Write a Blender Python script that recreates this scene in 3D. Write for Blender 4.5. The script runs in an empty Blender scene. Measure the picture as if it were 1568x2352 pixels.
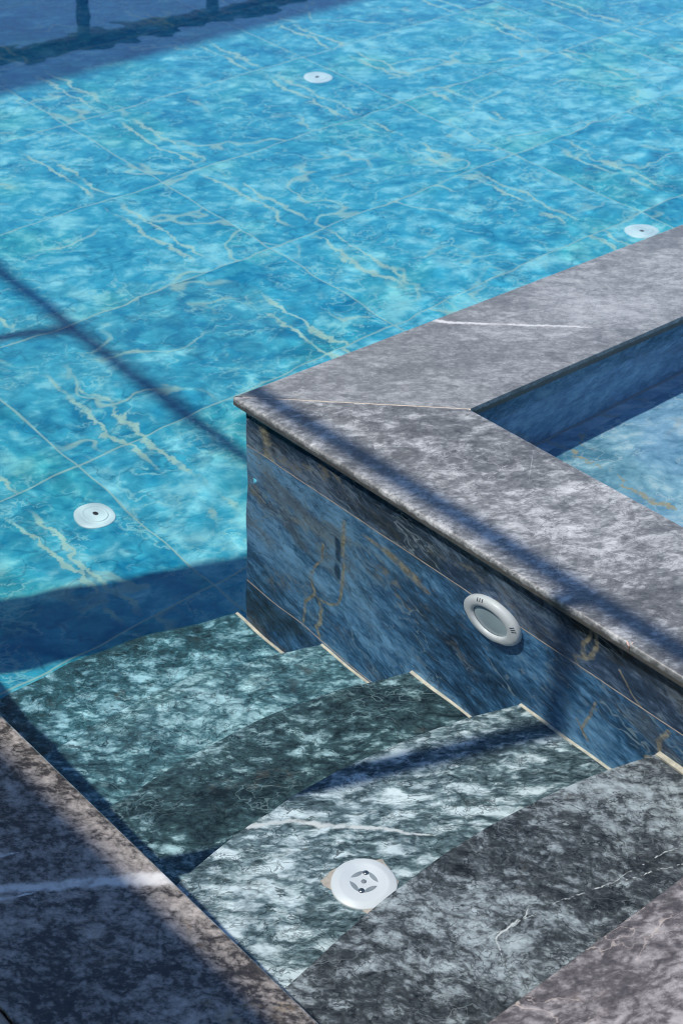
import bpy, bmesh, math, random
import numpy as np
from mathutils import Vector, Matrix, noise as mnoise

# ------------------------------------------------------------------ camera
S = 1.6                                   # metres per survey unit
scene = bpy.context.scene
COL = scene.collection

cam_d = bpy.data.cameras.new('camera')
cam = bpy.data.objects.new('camera', cam_d)
COL.objects.link(cam)
scene.camera = cam


def _camera_matrix():
    cx, cy = 784.0, 1176.0
    va = np.array([-3080.0 - cx, -1350.0 - cy])
    vb = np.array([5694.0 - cx, -1072.0 - cy])
    f = math.sqrt(-float(va @ vb))
    Y = np.array([va[0], va[1], f]); Y /= np.linalg.norm(Y)
    X = np.array([vb[0], vb[1], f]); X /= np.linalg.norm(X)
    X -= Y * (X @ Y); X /= np.linalg.norm(X)
    Z = np.cross(X, Y)
    R = np.stack([X, Y, Z])
    m = Matrix(((R[0, 0], -R[0, 1], -R[0, 2], 0.0),
                (R[1, 0], -R[1, 1], -R[1, 2], 0.0),
                (R[2, 0], -R[2, 1], -R[2, 2], 1.0 * S),
                (0, 0, 0, 1)))
    return m, f


M, F_PX = _camera_matrix()
cam.matrix_world = M
cam_d.sensor_fit = 'VERTICAL'
cam_d.sensor_height = 36.0
cam_d.sensor_width = 24.0
cam_d.lens = F_PX / 2352.0 * 36.0
cam_d.clip_start = 0.05
cam_d.clip_end = 2000.0
cam_d.dof.use_dof = True
cam_d.dof.focus_distance = 2.5
cam_d.dof.aperture_fstop = 10.0

# ------------------------------------------------------------------ world and sun
SUN_EL = math.radians(61.0)
SUN_H = Vector((-0.925, 0.38, 0)).normalized()
w = bpy.data.worlds.new('World')
scene.world = w
w.use_nodes = True
nt = w.node_tree
sky = nt.nodes.new('ShaderNodeTexSky')
sky.sky_type = 'NISHITA'
sky.sun_disc = False
sky.sun_elevation = SUN_EL
sky.sun_rotation = math.atan2(SUN_H.x, SUN_H.y)
sky.air_density = 1.0
sky.dust_density = 0.2
sky.altitude = 1200.0
sky.ozone_density = 3.5
bg = nt.nodes['Background']
bg.inputs['Strength'].default_value = 0.15
grade = nt.nodes.new('ShaderNodeMix')                # a deep clear-day blue
grade.data_type = 'RGBA'
grade.blend_type = 'MULTIPLY'
grade.inputs['Factor'].default_value = 1.0
grade.inputs[7].default_value = (0.82, 0.94, 1.04, 1)
nt.links.new(sky.outputs[0], grade.inputs[6])
nt.links.new(grade.outputs[2], bg.inputs['Color'])

sun_d = bpy.data.lights.new('sun', 'SUN')
sun_d.energy = 3.7
sun_d.angle = math.radians(0.9)
sun_d.color = (1.0, 0.955, 0.88)
sun = bpy.data.objects.new('sun', sun_d)
COL.objects.link(sun)
to_sun = Vector((SUN_H.x * math.cos(SUN_EL), SUN_H.y * math.cos(SUN_EL), math.sin(SUN_EL)))
sun.rotation_euler = to_sun.to_track_quat('Z', 'Y').to_euler()
sun.location = to_sun * 30
sun_d.cycles.is_caustics_light = True

scene.view_settings.view_transform = 'Standard'
scene.view_settings.look = 'None'
scene.view_settings.exposure = 0.40
scene.view_settings.gamma = 1.0
scene.view_settings.use_curve_mapping = False
cy = scene.cycles
cy.caustics_refractive = True
cy.caustics_reflective = False
cy.max_bounces = 10
cy.diffuse_bounces = 3
cy.glossy_bounces = 4
cy.transmission_bounces = 8
cy.transparent_max_bounces = 8
cy.volume_bounces = 0
cy.blur_glossy = 0.3
cy.sample_clamp_indirect = 6.0
cy.use_denoising = True
cy.filter_width = 1.0

# ------------------------------------------------------------------ helpers
def put(name, mesh, mat, parent=None):
    o = bpy.data.objects.new(name, mesh)
    COL.objects.link(o)
    if mat is not None:
        mesh.materials.append(mat)
    if parent is not None:
        o.parent = parent
    return o


def tag(o, label=None, cat=None, group=None, kind=None):
    if label: o['label'] = label
    if cat: o['category'] = cat
    if group: o['group'] = group
    if kind: o['kind'] = kind
    return o


def thing(name, label, cat, group=None, loc=(0, 0, 0)):
    o = bpy.data.objects.new(name, None)
    o.empty_display_size = 0.1
    o.location = loc
    COL.objects.link(o)
    return tag(o, label, cat, group)


def receive(o):
    o.cycles.is_caustics_receiver = True
    return o


def bm_mesh(bm, name, smooth=False, auto=None):
    me = bpy.data.meshes.new(name)
    bmesh.ops.recalc_face_normals(bm, faces=bm.faces[:])
    bm.to_mesh(me)
    bm.free()
    if smooth:
        me.polygons.foreach_set('use_smooth', [True] * len(me.polygons))
    return me


def box_mesh(name, x0, x1, y0, y1, z0, z1, bevel=0.0, seg=3, u=True, edges=None):
    k = S if u else 1.0
    bm = bmesh.new()
    bmesh.ops.create_cube(bm, size=1.0)
    for v in bm.verts:
        v.co = Vector((((x0 + x1) / 2 + v.co.x * (x1 - x0)) * k,
                       ((y0 + y1) / 2 + v.co.y * (y1 - y0)) * k,
                       ((z0 + z1) / 2 + v.co.z * (z1 - z0)) * k))
    if bevel > 0:
        es = bm.edges[:] if edges is None else [e for e in bm.edges if edges(e)]
        bmesh.ops.bevel(bm, geom=es, offset=bevel, segments=seg, affect='EDGES', profile=0.5)
    return bm_mesh(bm, name)


def prism_mesh(name, poly, z0, z1, bevel=0.0, seg=4, edges=None):
    """vertical prism over a plan polygon (survey units)"""
    bm = bmesh.new()
    lo = [bm.verts.new((x * S, y * S, z0 * S)) for x, y in poly]
    hi = [bm.verts.new((x * S, y * S, z1 * S)) for x, y in poly]
    n = len(poly)
    bm.faces.new(hi)
    bm.faces.new(lo[::-1])
    for i in range(n):
        bm.faces.new((lo[i], lo[(i + 1) % n], hi[(i + 1) % n], hi[i]))
    bmesh.ops.recalc_face_normals(bm, faces=bm.faces[:])
    if bevel > 0:
        es = [e for e in bm.edges if edges is None or edges(e)]
        bmesh.ops.bevel(bm, geom=es, offset=bevel, segments=seg, affect='EDGES', profile=0.5)
    return bm_mesh(bm, name)


def grid_mesh(name, o, a, b, na, nb, attrs=None):
    """grid from corner o spanned by vectors a, b (metres); attrs = {name: fn(P array)->float array}"""
    o, a, b = (np.array(t, float) for t in (o, a, b))
    ii, jj = np.meshgrid(np.linspace(0, 1, na), np.linspace(0, 1, nb), indexing='ij')
    P = o + ii[..., None] * a + jj[..., None] * b
    P = P.reshape(-1, 3)
    idx = np.arange(na * nb).reshape(na, nb)
    q = np.stack([idx[:-1, :-1], idx[1:, :-1], idx[1:, 1:], idx[:-1, 1:]], -1).reshape(-1, 4)
    me = np_mesh(name, P, q)
    for k, fn in (attrs or {}).items():
        at = me.attributes.new(k, 'FLOAT', 'POINT')
        at.data.foreach_set('value', fn(P).astype(np.float32))
    return me


def np_mesh(name, P, quads):
    me = bpy.data.meshes.new(name)
    me.vertices.add(len(P))
    me.vertices.foreach_set('co', np.asarray(P, np.float32).ravel())
    n = len(quads)
    me.loops.add(n * 4)
    me.loops.foreach_set('vertex_index', np.asarray(quads, np.int32).ravel())
    me.polygons.add(n)
    me.polygons.foreach_set('loop_start', np.arange(n, dtype=np.int32) * 4)
    me.polygons.foreach_set('loop_total', np.full(n, 4, np.int32))
    me.update(calc_edges=True)
    me.validate()
    return me


# ------------------------------------------------------------------ node helpers
class NB:
    def __init__(self, name):
        self.mat = bpy.data.materials.new(name)
        self.mat.use_nodes = True
        self.t = self.mat.node_tree
        self.t.nodes.clear()
        self.out = self.t.nodes.new('ShaderNodeOutputMaterial')

    def put(self, sock, v):
        if isinstance(v, bpy.types.NodeSocket):
            self.t.links.new(v, sock)
        elif v is not None:
            if sock.type == 'RGBA' and len(v) == 3:
                v = (*v, 1)
            sock.default_value = v

    def n(self, typ, **kw):
        nd = self.t.nodes.new(typ)
        for k, v in kw.items():
            setattr(nd, k, v)
        return nd

    def m(self, op, a, b=None, c=None, clamp=False):
        nd = self.n('ShaderNodeMath', operation=op, use_clamp=clamp)
        for i, v in enumerate((a, b, c)):
            if v is not None:
                self.put(nd.inputs[i], v)
        return nd.outputs[0]

    def vm(self, op, a, b=None, scale=None):
        nd = self.n('ShaderNodeVectorMath', operation=op)
        self.put(nd.inputs[0], a)
        if b is not None: self.put(nd.inputs[1], b)
        if scale is not None: self.put(nd.inputs['Scale'], scale)
        return nd.outputs[0]

    def noise(self, v, scale, detail=4, rough=0.55, dist=0.0, color=False):
        nd = self.n('ShaderNodeTexNoise')
        self.put(nd.inputs['Vector'], v)
        nd.inputs['Scale'].default_value = scale
        nd.inputs['Detail'].default_value = detail
        nd.inputs['Roughness'].default_value = rough
        nd.inputs['Distortion'].default_value = dist
        return nd.outputs['Color' if color else 'Fac']

    def vor(self, v, scale, feature='F1', out='Distance', rnd=1.0):
        nd = self.n('ShaderNodeTexVoronoi', feature=feature)
        self.put(nd.inputs['Vector'], v)
        nd.inputs['Scale'].default_value = scale
        nd.inputs['Randomness'].default_value = rnd
        return nd.outputs[out]

    def step(self, v, a, b, lo=0.0, hi=1.0):
        nd = self.n('ShaderNodeMapRange', interpolation_type='SMOOTHSTEP')
        self.put(nd.inputs['Value'], v)
        self.put(nd.inputs['From Min'], a)
        self.put(nd.inputs['From Max'], b)
        self.put(nd.inputs['To Min'], lo)
        self.put(nd.inputs['To Max'], hi)
        return nd.outputs[0]

    def mix(self, f, a, b, blend='MIX'):
        nd = self.n('ShaderNodeMix', data_type='RGBA', blend_type=blend)
        self.put(nd.inputs['Factor'], f)
        self.put(nd.inputs[6], a)
        self.put(nd.inputs[7], b)
        return nd.outputs[2]

    def ramp(self, f, stops, interp='LINEAR'):
        nd = self.n('ShaderNodeValToRGB')
        cr = nd.color_ramp
        cr.interpolation = interp
        while len(cr.elements) < len(stops):
            cr.elements.new(0.5)
        for e, (p, c) in zip(cr.elements, stops):
            e.position = p
            e.color = (*c, 1)
        self.put(nd.inputs[0], f)
        return nd.outputs[0]

    def attr(self, name):
        nd = self.n('ShaderNodeAttribute', attribute_name=name)
        return nd.outputs['Fac']

    def obj(self):
        return self.n('ShaderNodeTexCoord').outputs['Object']

    def mapping(self, v, loc=(0, 0, 0), rot=(0, 0, 0), scale=(1, 1, 1)):
        nd = self.n('ShaderNodeMapping')
        self.put(nd.inputs['Vector'], v)
        self.put(nd.inputs['Location'], loc)
        nd.inputs['Rotation'].default_value = rot
        nd.inputs['Scale'].default_value = scale
        return nd.outputs[0]

    def bump(self, h, strength, dist):
        nd = self.n('ShaderNodeBump')
        nd.inputs['Strength'].default_value = strength
        nd.inputs['Distance'].default_value = dist
        self.put(nd.inputs['Height'], h)
        return nd.outputs[0]

    def principled(self, color, rough, normal=None, ior=1.5, metallic=0.0, spec=0.5):
        nd = self.n('ShaderNodeBsdfPrincipled')
        self.put(nd.inputs['Base Color'], color)
        self.put(nd.inputs['Roughness'], rough)
        nd.inputs['IOR'].default_value = ior
        nd.inputs['Metallic'].default_value = metallic
        nd.inputs['Specular IOR Level'].default_value = spec
        if normal is not None:
            self.put(nd.inputs['Normal'], normal)
        self.t.links.new(nd.outputs[0], self.out.inputs['Surface'])
        return nd


def plain(name, col, rough=0.5, metallic=0.0, vary=0.06, scale=9.0, ior=1.5):
    b = NB(name)
    p = b.obj()
    n = b.noise(p, scale, 5, 0.6)
    c = b.mix(b.step(n, 0.3, 0.7), tuple(x * (1 - vary) for x in col), tuple(min(1, x * (1 + vary)) for x in col))
    b.principled(c, rough, metallic=metallic, ior=ior)
    return b.mat


def vein_mask(b, p, lines, wob=0.004):
    """soft mask of natural veins following polylines (survey units) in the stone, with wobbling, breaking edges"""
    wv = b.vm('SUBTRACT', b.noise(p, 38.0, 4, 0.65, color=True), (0.5, 0.5, 0.5))
    q = b.vm('ADD', p, b.vm('SCALE', wv, scale=wob * 4))
    best = None
    for pts, wd in lines:
        pts = [Vector(t) * S for t in pts]
        n = len(pts)
        wds = [wd] * n if not isinstance(wd, (list, tuple)) else wd
        for i in range(n - 1):
            a, d = pts[i], pts[i + 1] - pts[i]
            pa = b.vm('SUBTRACT', q, tuple(a))
            nd = b.n('ShaderNodeVectorMath', operation='DOT_PRODUCT')
            b.put(nd.inputs[0], pa); b.put(nd.inputs[1], tuple(d / max(d.length_squared, 1e-9)))
            h = b.m('MULTIPLY', nd.outputs['Value'], 1.0, clamp=True)
            sc = b.n('ShaderNodeVectorMath', operation='SCALE')
            sc.inputs[0].default_value = tuple(d); b.put(sc.inputs['Scale'], h)
            df = b.vm('SUBTRACT', pa, sc.outputs[0])
            ln = b.n('ShaderNodeVectorMath', operation='LENGTH'); b.put(ln.inputs[0], df)
            wm = b.m('MULTIPLY_ADD', h, (wds[i + 1] - wds[i]) * S, wds[i] * S)
            r = b.m('DIVIDE', ln.outputs['Value'], wm)
            best = r if best is None else b.m('MINIMUM', best, r)
    ed = b.m('ADD', best, b.m('MULTIPLY', b.m('SUBTRACT', b.noise(p, 90.0, 4, 0.7), 0.5), 1.2))
    return b.m('MULTIPLY', b.step(ed, 1.3, 0.35), b.step(b.noise(p, 26.0, 5, 0.65), 0.34, 0.54, 0.35, 1.0))


def marble(name, dark, mid, light, rot=(0, 0, 0), stretch=(1, 1, 1), scale=1.0, seed=0.0,
           crack=0.6, hair=0.5, hair_col=None, gold=0.0, gold_col=(0.34, 0.25, 0.14), contrast=1.0, bias=0.0,
           rough=0.3, ior=1.5, white_veins=None, gold_veins=None, vein_col=(0.58, 0.56, 0.53), scratch=0.0,
           cloud_scale=1.9, mott=15.0, bump=0.12, cloud=1.0, grain=1.0, billow=1.0, fleck=0.0, stain=0.0, edge=0.0):
    b = NB(name)
    p0 = b.obj()
    p = b.vm('ADD', p0, (seed * 3.17, seed * 7.31, seed * 5.73))
    wn = b.vm('SUBTRACT', b.noise(p, 3.5 * scale, 3, 0.5, color=True), (0.5, 0.5, 0.5))
    wf = b.vm('SUBTRACT', b.noise(p, 20.0 * scale, 2, 0.5, color=True), (0.5, 0.5, 0.5))
    wp = b.vm('ADD', p, b.vm('SCALE', wn, scale=0.10 / scale))
    wp = b.vm('ADD', wp, b.vm('SCALE', wf, scale=0.024 / scale))
    q = b.mapping(b.mapping(wp, rot=rot), scale=tuple(x * scale for x in stretch))
    qs = b.mapping(b.mapping(p, rot=rot), scale=stretch)
    half = lambda v: b.m('SUBTRACT', v, 0.5)
    n1 = b.noise(q, cloud_scale, 3, 0.55)
    n2 = b.noise(q, mott, 8, 0.72)
    n3 = b.noise(qs, 150.0, 5, 0.72)
    # billowed noise: pale pillows parted by sharp dark creases
    b1 = b.m('MULTIPLY', b.m('ABSOLUTE', half(b.noise(b.vm('ADD', q, (2.7, 8.1, 5.5)), mott * 0.8, 3, 0.5))), 4.2)
    b2 = b.m('MULTIPLY', b.m('ABSOLUTE', half(b.noise(b.vm('ADD', q, (9.4, 1.3, 3.8)), mott * 2.1, 4, 0.55))), 4.2)
    bl = b.m('MINIMUM', b.m('ADD', b.m('MULTIPLY', b1, 0.62), b.m('MULTIPLY', b2, 0.38)), 1.0)
    t = b.m('ADD', b.m('MULTIPLY', half(n1), 1.5 * cloud), b.m('MULTIPLY', half(n2), 1.5))
    t = b.m('ADD', t, b.m('MULTIPLY', b.m('SUBTRACT', bl, 0.31), 0.95 * billow))
    t = b.m('ADD', t, b.m('MULTIPLY', half(n3), 0.75 * grain))
    t = b.m('ADD', b.m('MULTIPLY', t, contrast), 0.5 + bias, clamp=True)
    lo = tuple((x + y) / 2 for x, y in zip(dark, mid))
    c = b.ramp(t, [(0.10, dark), (0.34, lo), (0.46, mid), (0.60, tuple(y * 0.55 + z * 0.45 for y, z in zip(mid, light))), (0.82, light)])
    if stain > 0:                                           # brownish mineral clouds
        sn = b.step(b.noise(b.vm('ADD', q, (3.0, 5.0, 2.0)), 3.4, 6, 0.68), 0.53, 0.68)
        c = b.mix(b.m('MULTIPLY', sn, stain), c, b.mix(t, (0.03, 0.028, 0.026), (0.27, 0.235, 0.18)))
    # thin branching black cracks
    r1 = b.m('ABSOLUTE', half(b.noise(b.vm('ADD', q, (7.1, 3.3, 9.2)), 7.0, 5, 0.58)))
    r2 = b.m('ABSOLUTE', half(b.noise(b.vm('ADD', wp, (1.1, 6.3, 4.2)), 13.0 * scale, 5, 0.58)))
    r3 = b.m('ABSOLUTE', half(b.noise(b.vm('ADD', q, (5.1, 2.3, 8.2)), 21.0, 5, 0.58)))
    cm = b.step(b.noise(p, 6.0 * scale, 3, 0.5), 0.42, 0.58)
    cn = b.step(b.noise(b.vm('ADD', p, (2.0, 7.0, 1.0)), 8.0 * scale, 3, 0.5), 0.44, 0.60)
    k = b.m('MULTIPLY', b.step(r1, 0.014, 0.003), cm)
    k = b.m('MAXIMUM', k, b.m('MULTIPLY', b.step(r2, 0.022, 0.004), b.m('MULTIPLY', b.m('SUBTRACT', 1.0, cm), 0.9)))
    k = b.m('MAXIMUM', k, b.m('MULTIPLY', b.step(r3, 0.028, 0.004), b.m('MULTIPLY', cn, 0.75)))
    c = b.mix(b.m('MULTIPLY', k, crack), c, tuple(x * 0.7 for x in dark))
    if hair > 0:                                            # pale hairline veins
        hm = b.step(b.noise(b.vm('ADD', p, (6.0, 2.0, 9.0)), 3.1 * scale, 2, 0.5), 0.46, 0.62)
        h1 = b.step(b.m('ABSOLUTE', half(b.noise(b.vm('ADD', q, (11.0, 4.0, 7.0)), 4.0, 4, 0.55))), 0.0085, 0.001)
        h2 = b.step(b.m('ABSOLUTE', half(b.noise(b.vm('ADD', q, (17.0, 9.0, 1.0)), 8.0, 4, 0.55))), 0.0095, 0.001)
        h = b.m('MAXIMUM', b.m('MULTIPLY', h1, hm), b.m('MULTIPLY', h2, b.m('MULTIPLY', hm, 0.8)))
        c = b.mix(b.m('MULTIPLY', h, hair), c, hair_col or light)
    if fleck > 0:                                           # small bright crystals
        f = b.step(b.noise(p, 75.0, 3, 0.6), 0.66, 0.74)
        fm = b.step(n2, 0.45, 0.6)
        c = b.mix(b.m('MULTIPLY', b.m('MULTIPLY', f, fm), fleck), c, light)
    if gold > 0:
        gn = b.noise(b.vm('ADD', q, (1.0, 14.0, 3.0)), 3.2, 6, 0.62)
        g = b.step(b.m('ABSOLUTE', half(gn)), 0.03, 0.004)
        gm = b.step(b.noise(b.vm('ADD', p, (5.0, 5.0, 5.0)), 2.6 * scale, 3, 0.5), 0.52, 0.68)
        gb = b.step(b.noise(p, 40.0, 4, 0.6), 0.35, 0.6)
        c = b.mix(b.m('MULTIPLY', b.m('MULTIPLY', g, gm), b.m('MULTIPLY', gb, gold)), c, gold_col)
    if scratch > 0:
        s1 = b.step(b.noise(b.mapping(b.mapping(p, rot=(0, 0, 0.9)), scale=(260, 3.0, 1)), 1.0, 2, 0.5), 0.70, 0.78)
        s2 = b.step(b.noise(b.mapping(b.mapping(p, rot=(0, 0, -0.5)), scale=(300, 3.4, 1)), 1.0, 2, 0.5), 0.71, 0.78)
        sm = b.step(b.noise(p, 5.0, 2, 0.5), 0.45, 0.65)
        c = b.mix(b.m('MULTIPLY', b.m('MULTIPLY', b.m('MAXIMUM', s1, s2), sm), scratch), c, light)
    if white_veins:
        c = b.mix(vein_mask(b, p0, white_veins), c, vein_col)
    if gold_veins:
        v = vein_mask(b, p0, gold_veins, 0.003)
        gc = b.mix(b.step(b.noise(p, 60.0, 5, 0.7), 0.38, 0.60), tuple(x * 0.65 for x in gold_col), tuple(min(1, x * 1.6) for x in gold_col))
        c = b.mix(b.m('MULTIPLY', v, b.step(b.noise(p, 28.0, 4, 0.65), 0.30, 0.52, 0.35, 0.95)), c, gc)
    if edge > 0:                                            # dirt and damp along the lower half of the slab edge
        sz = b.n('ShaderNodeSeparateXYZ'); b.put(sz.inputs[0], p0)
        ez = b.m('ADD', sz.outputs[2], b.m('MULTIPLY', half(b.noise(p, 45.0, 4, 0.65)), 0.012))
        c = b.mix(b.m('MULTIPLY', b.step(ez, -0.007, -0.012), edge), c, b.mix(n3, (0.022, 0.020, 0.017), (0.075, 0.068, 0.056)))
    nrm = b.bump(n3, bump, 0.002) if bump > 0 else None
    rg = b.m('ADD', rough, b.m('MULTIPLY', half(n2), 0.25), clamp=True)
    b.principled(c, rg, nrm, ior=ior)
    return b.mat


# ------------------------------------------------------------------ dimensions (survey units)
WATER = -0.0175
FLOOR = -0.725
X_L0, X_L1 = 0.356, 0.535                  # left coping
X_F0, X_F1 = 1.085, 1.302                  # spa front coping
Y_B1, Y_B0 = 1.417, 1.204                  # spa far coping
X_W = 1.098                                # spa wall face
Y_W = 1.405
THK = 0.0135
Y_DECK = 0.517
POOL_X1, POOL_Y1 = 7.0, 6.25
STEP_Y = [0.706, 0.895, 1.080, 1.248, 1.421]
STEP_Z = [-0.190, -0.293, -0.407, -0.513, -0.619]

GOLD_WALL = [
    ([(X_W, 1.374, -0.025), (X_W, 1.366, -0.06), (X_W, 1.362, -0.095), (X_W, 1.360, -0.120)], [0.010, 0.011, 0.009, 0.012]),
    ([(X_W, 1.211, -0.154), (X_W, 1.213, -0.22), (X_W, 1.211, -0.272), (X_W, 1.213, -0.345)], [0.004, 0.0045, 0.003, 0.0045]),
    ([(X_W, 1.250, -0.258), (X_W, 1.252, -0.30), (X_W, 1.263, -0.325), (X_W, 1.272, -0.36), (X_W, 1.263, -0.40), (X_W, 1.282, -0.44), (X_W, 1.284, -0.50)], [0.003, 0.003, 0.0025, 0.004, 0.003, 0.0035, 0.003]),
    ([(X_W, 1.263, -0.40), (X_W, 1.246, -0.425), (X_W, 1.248, -0.46), (X_W, 1.256, -0.485), (X_W, 1.25, -0.51)], [0.004, 0.004, 0.0035, 0.004, 0.003]),
    ([(X_W, 1.211, -0.345), (X_W, 1.218, -0.385), (X_W, 1.232, -0.40), (X_W, 1.25, -0.405)], 0.003),
    ([(X_W, 0.814, -0.024), (X_W, 0.818, -0.05), (X_W, 0.824, -0.075), (X_W, 0.820, -0.10), (X_W, 0.832, -0.108), (X_W, 0.826, -0.125)], [0.004, 0.0035, 0.004, 0.005, 0.004, 0.002]),
    ([(X_W, 0.809, -0.028), (X_W, 0.806, -0.055), (X_W, 0.810, -0.085), (X_W, 0.820, -0.10)], [0.003, 0.003, 0.004, 0.004]),
    ([(X_W, 0.772, -0.075), (X_W, 0.752, -0.108), (X_W, 0.735, -0.125)], 0.002),
    ([(X_W, 0.797, -0.178), (X_W, 0.803, -0.22), (X_W, 0.812, -0.255), (X_W, 0.80, -0.27), (X_W, 0.82, -0.24)], 0.0025),
    ([(X_W, 0.70, -0.135), (X_W, 0.71, -0.17), (X_W, 0.705, -0.20), (X_W, 0.722, -0.22)], 0.004),
    ([(X_W, 1.175, -0.155), (X_W, 1.13, -0.16), (X_W, 1.09, -0.175), (X_W, 1.06, -0.19)], [0.004, 0.010, 0.012, 0.006]),
]
FAR_VEIN = [([(1.440, 1.416, 0), (1.452, 1.398, 0), (1.480, 1.370, 0), (1.529, 1.327, 0), (1.575, 1.286, 0), (1.602, 1.260, 0)], [0.0062, 0.0048, 0.0032, 0.0032, 0.0028, 0.0005]),
            ]
FRONT_VEIN = [([(1.12, 1.345, 0), (1.17, 1.30, 0), (1.20, 1.28, 0)], 0.0006), ([(1.13, 1.10, 0), (1.19, 1.07, 0), (1.24, 1.08, 0)], 0.0006),
              ([(1.16, 0.93, 0), (1.20, 0.87, 0), (1.22, 0.85, 0)], [0.0014, 0.0012, 0.0004])]
EDGE_VEIN = [([(0.33, 0.925, 0), (0.416, 0.876, 0), (0.46, 0.845, 0), (0.506, 0.815, 0), (0.538, 0.793, 0)], [0.0045, 0.0045, 0.0055, 0.0075, 0.010]),
             ([(0.33, 0.905, 0), (0.40, 0.870, 0), (0.44, 0.852, 0)], [0.002, 0.0028, 0.0012]),
             ([(0.36, 0.96, 0), (0.43, 0.915, 0), (0.455, 0.898, 0)], [0.003, 0.004, 0.0006])]
SPA_VEINS = [([(1.464, 1.209, -0.205), (1.473, 1.173, -0.205), (1.471, 1.15, -0.205), (1.471, 1.118, -0.205), (1.479, 1.101, -0.205), (1.469, 1.077, -0.205), (1.464, 1.05, -0.205), (1.467, 1.017, -0.205), (1.474, 0.993, -0.205)], [0.005, 0.004, 0.004, 0.003, 0.002, 0.003, 0.005, 0.006, 0.004]),
             ([(1.532, 1.199, -0.205), (1.499, 1.175, -0.205), (1.493, 1.150, -0.205)], [0.003, 0.004, 0.002])]
T = -0.190
STEP_VEINS = [
    [([(0.78, 0.628, T), (0.79, 0.644, T), (0.811, 0.647, T), (0.83, 0.644, T), (0.846, 0.656, T)], [0.0004, 0.0010, 0.0014, 0.0008, 0.0005]),
     ([(0.747, 0.655, T), (0.809, 0.645, T), (0.865, 0.638, T), (0.924, 0.62, T), (0.957, 0.617, T), (1.03, 0.605, T)], [0.0003, 0.0005, 0.0006, 0.0009, 0.0006, 0.0005]),
     ([(0.918, 0.618, T), (0.965, 0.604, T), (0.995, 0.590, T)], 0.0006)],
    [([(0.741, 0.951, -0.293), (0.759, 0.942, -0.293), (0.787, 0.925, -0.293), (0.799, 0.907, -0.293), (0.826, 0.880, -0.293), (0.855, 0.849, -0.293), (0.885, 0.815, -0.293)], [0.0035, 0.003, 0.003, 0.004, 0.003, 0.0025, 0.001])],
    [([(1.031, 1.053, -0.407), (1.058, 1.033, -0.407), (1.082, 1.007, -0.407)], [0.0025, 0.003, 0.002])],
    [([(0.745, 1.300, -0.513), (0.762, 1.283, -0.513), (0.785, 1.255, -0.513), (0.800, 1.233, -0.513), (0.831, 1.203, -0.513)], [0.003, 0.003, 0.0025, 0.002, 0.001])],
    None]

# ------------------------------------------------------------------ materials
grout = plain('pale_cream_grout', (0.62, 0.52, 0.42), 0.8, vary=0.2, scale=60)
grout_light = plain('pale_yellow_grout', (0.82, 0.72, 0.55), 0.8, vary=0.2, scale=60)
coping_mat = marble('grey_marble_coping', (0.088, 0.088, 0.085), (0.196, 0.197, 0.190), (0.41, 0.41, 0.395),
                    rot=(0, 0, 0.62), stretch=(0.55, 1.0, 1), scale=2.6, seed=2, crack=0.45, hair=0.35, contrast=0.38, cloud=1.3, bias=0.0,
                    rough=0.36, edge=0.9, white_veins=FAR_VEIN, grain=2.0, billow=0.9, fleck=0.4)
coping_mat_front = marble('grey_marble_front_coping', (0.060, 0.060, 0.058), (0.198, 0.199, 0.192), (0.52, 0.515, 0.495),
                    rot=(0, 0, 0.50), stretch=(0.6, 1.0, 1), scale=2.2, seed=9, crack=0.5, hair=0.3, contrast=0.52, cloud=1.3, bias=0.0,
                    rough=0.33, edge=0.9, white_veins=FRONT_VEIN, vein_col=(0.42, 0.41, 0.40), scratch=0.5, grain=1.6, fleck=0.6)
edge_mat = marble('dark_marble_edge_coping', (0.008, 0.0075, 0.007), (0.048, 0.041, 0.034), (0.38, 0.335, 0.295),
                  rot=(0, 0, 0.9), stretch=(0.7, 1.0, 1), scale=3.0, seed=4, crack=0.25, hair=0.25, contrast=0.52, cloud=0.8, bias=0.11,
                  rough=0.16, white_veins=EDGE_VEIN, gold=0.4, grain=1.5, fleck=0.7)
deck_mat = marble('brown_grey_marble_deck', (0.035, 0.029, 0.028), (0.115, 0.100, 0.096), (0.36, 0.325, 0.31),
                  rot=(0, 0, 0.4), stretch=(0.6, 1.0, 1), scale=2.2, seed=6, crack=0.2, hair=0.7, hair_col=(0.46, 0.39, 0.33),
                  contrast=0.6, bias=0.0, rough=0.25, gold=0.15, gold_col=(0.35, 0.27, 0.2), grain=1.3, fleck=0.5)
WALL = dict(rot=(-0.46, 0, 0), stretch=(1, 0.42, 1.0), scale=1.6, crack=0.5, hair=1.0, rough=0.2, ior=1.15, gold=0.7, cloud=2.0, stain=0.65,
            gold_col=(0.40, 0.345, 0.23), grain=1.6, contrast=0.56)
wall_mat = marble('blue_marble_wall', (0.013, 0.036, 0.060), (0.075, 0.235, 0.45), (0.30, 0.60, 0.90), seed=11, bias=0.03,
                  hair_col=(0.30, 0.42, 0.50), gold_veins=[GOLD_WALL[i] for i in (1, 2, 3, 4, 8, 9, 10)], **WALL)
band_mat = marble('dark_blue_marble_band', (0.018, 0.028, 0.042), (0.075, 0.125, 0.21), (0.32, 0.43, 0.58), seed=17, bias=-0.01,
                  hair_col=(0.36, 0.44, 0.50), gold_veins=[GOLD_WALL[i] for i in (0, 5, 6, 7, 9)], **WALL)
spa_mat = marble('blue_marble_spa', (0.04, 0.10, 0.16), (0.13, 0.28, 0.46), (0.36, 0.58, 0.76), rot=(0, 0.4, 0), stretch=(0.7, 1, 1.0),
                 scale=1.6, seed=13, crack=0.25, hair=0.6, contrast=0.5, rough=0.25, ior=1.15, gold=0.6, gold_col=(0.34, 0.30, 0.2))


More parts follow.
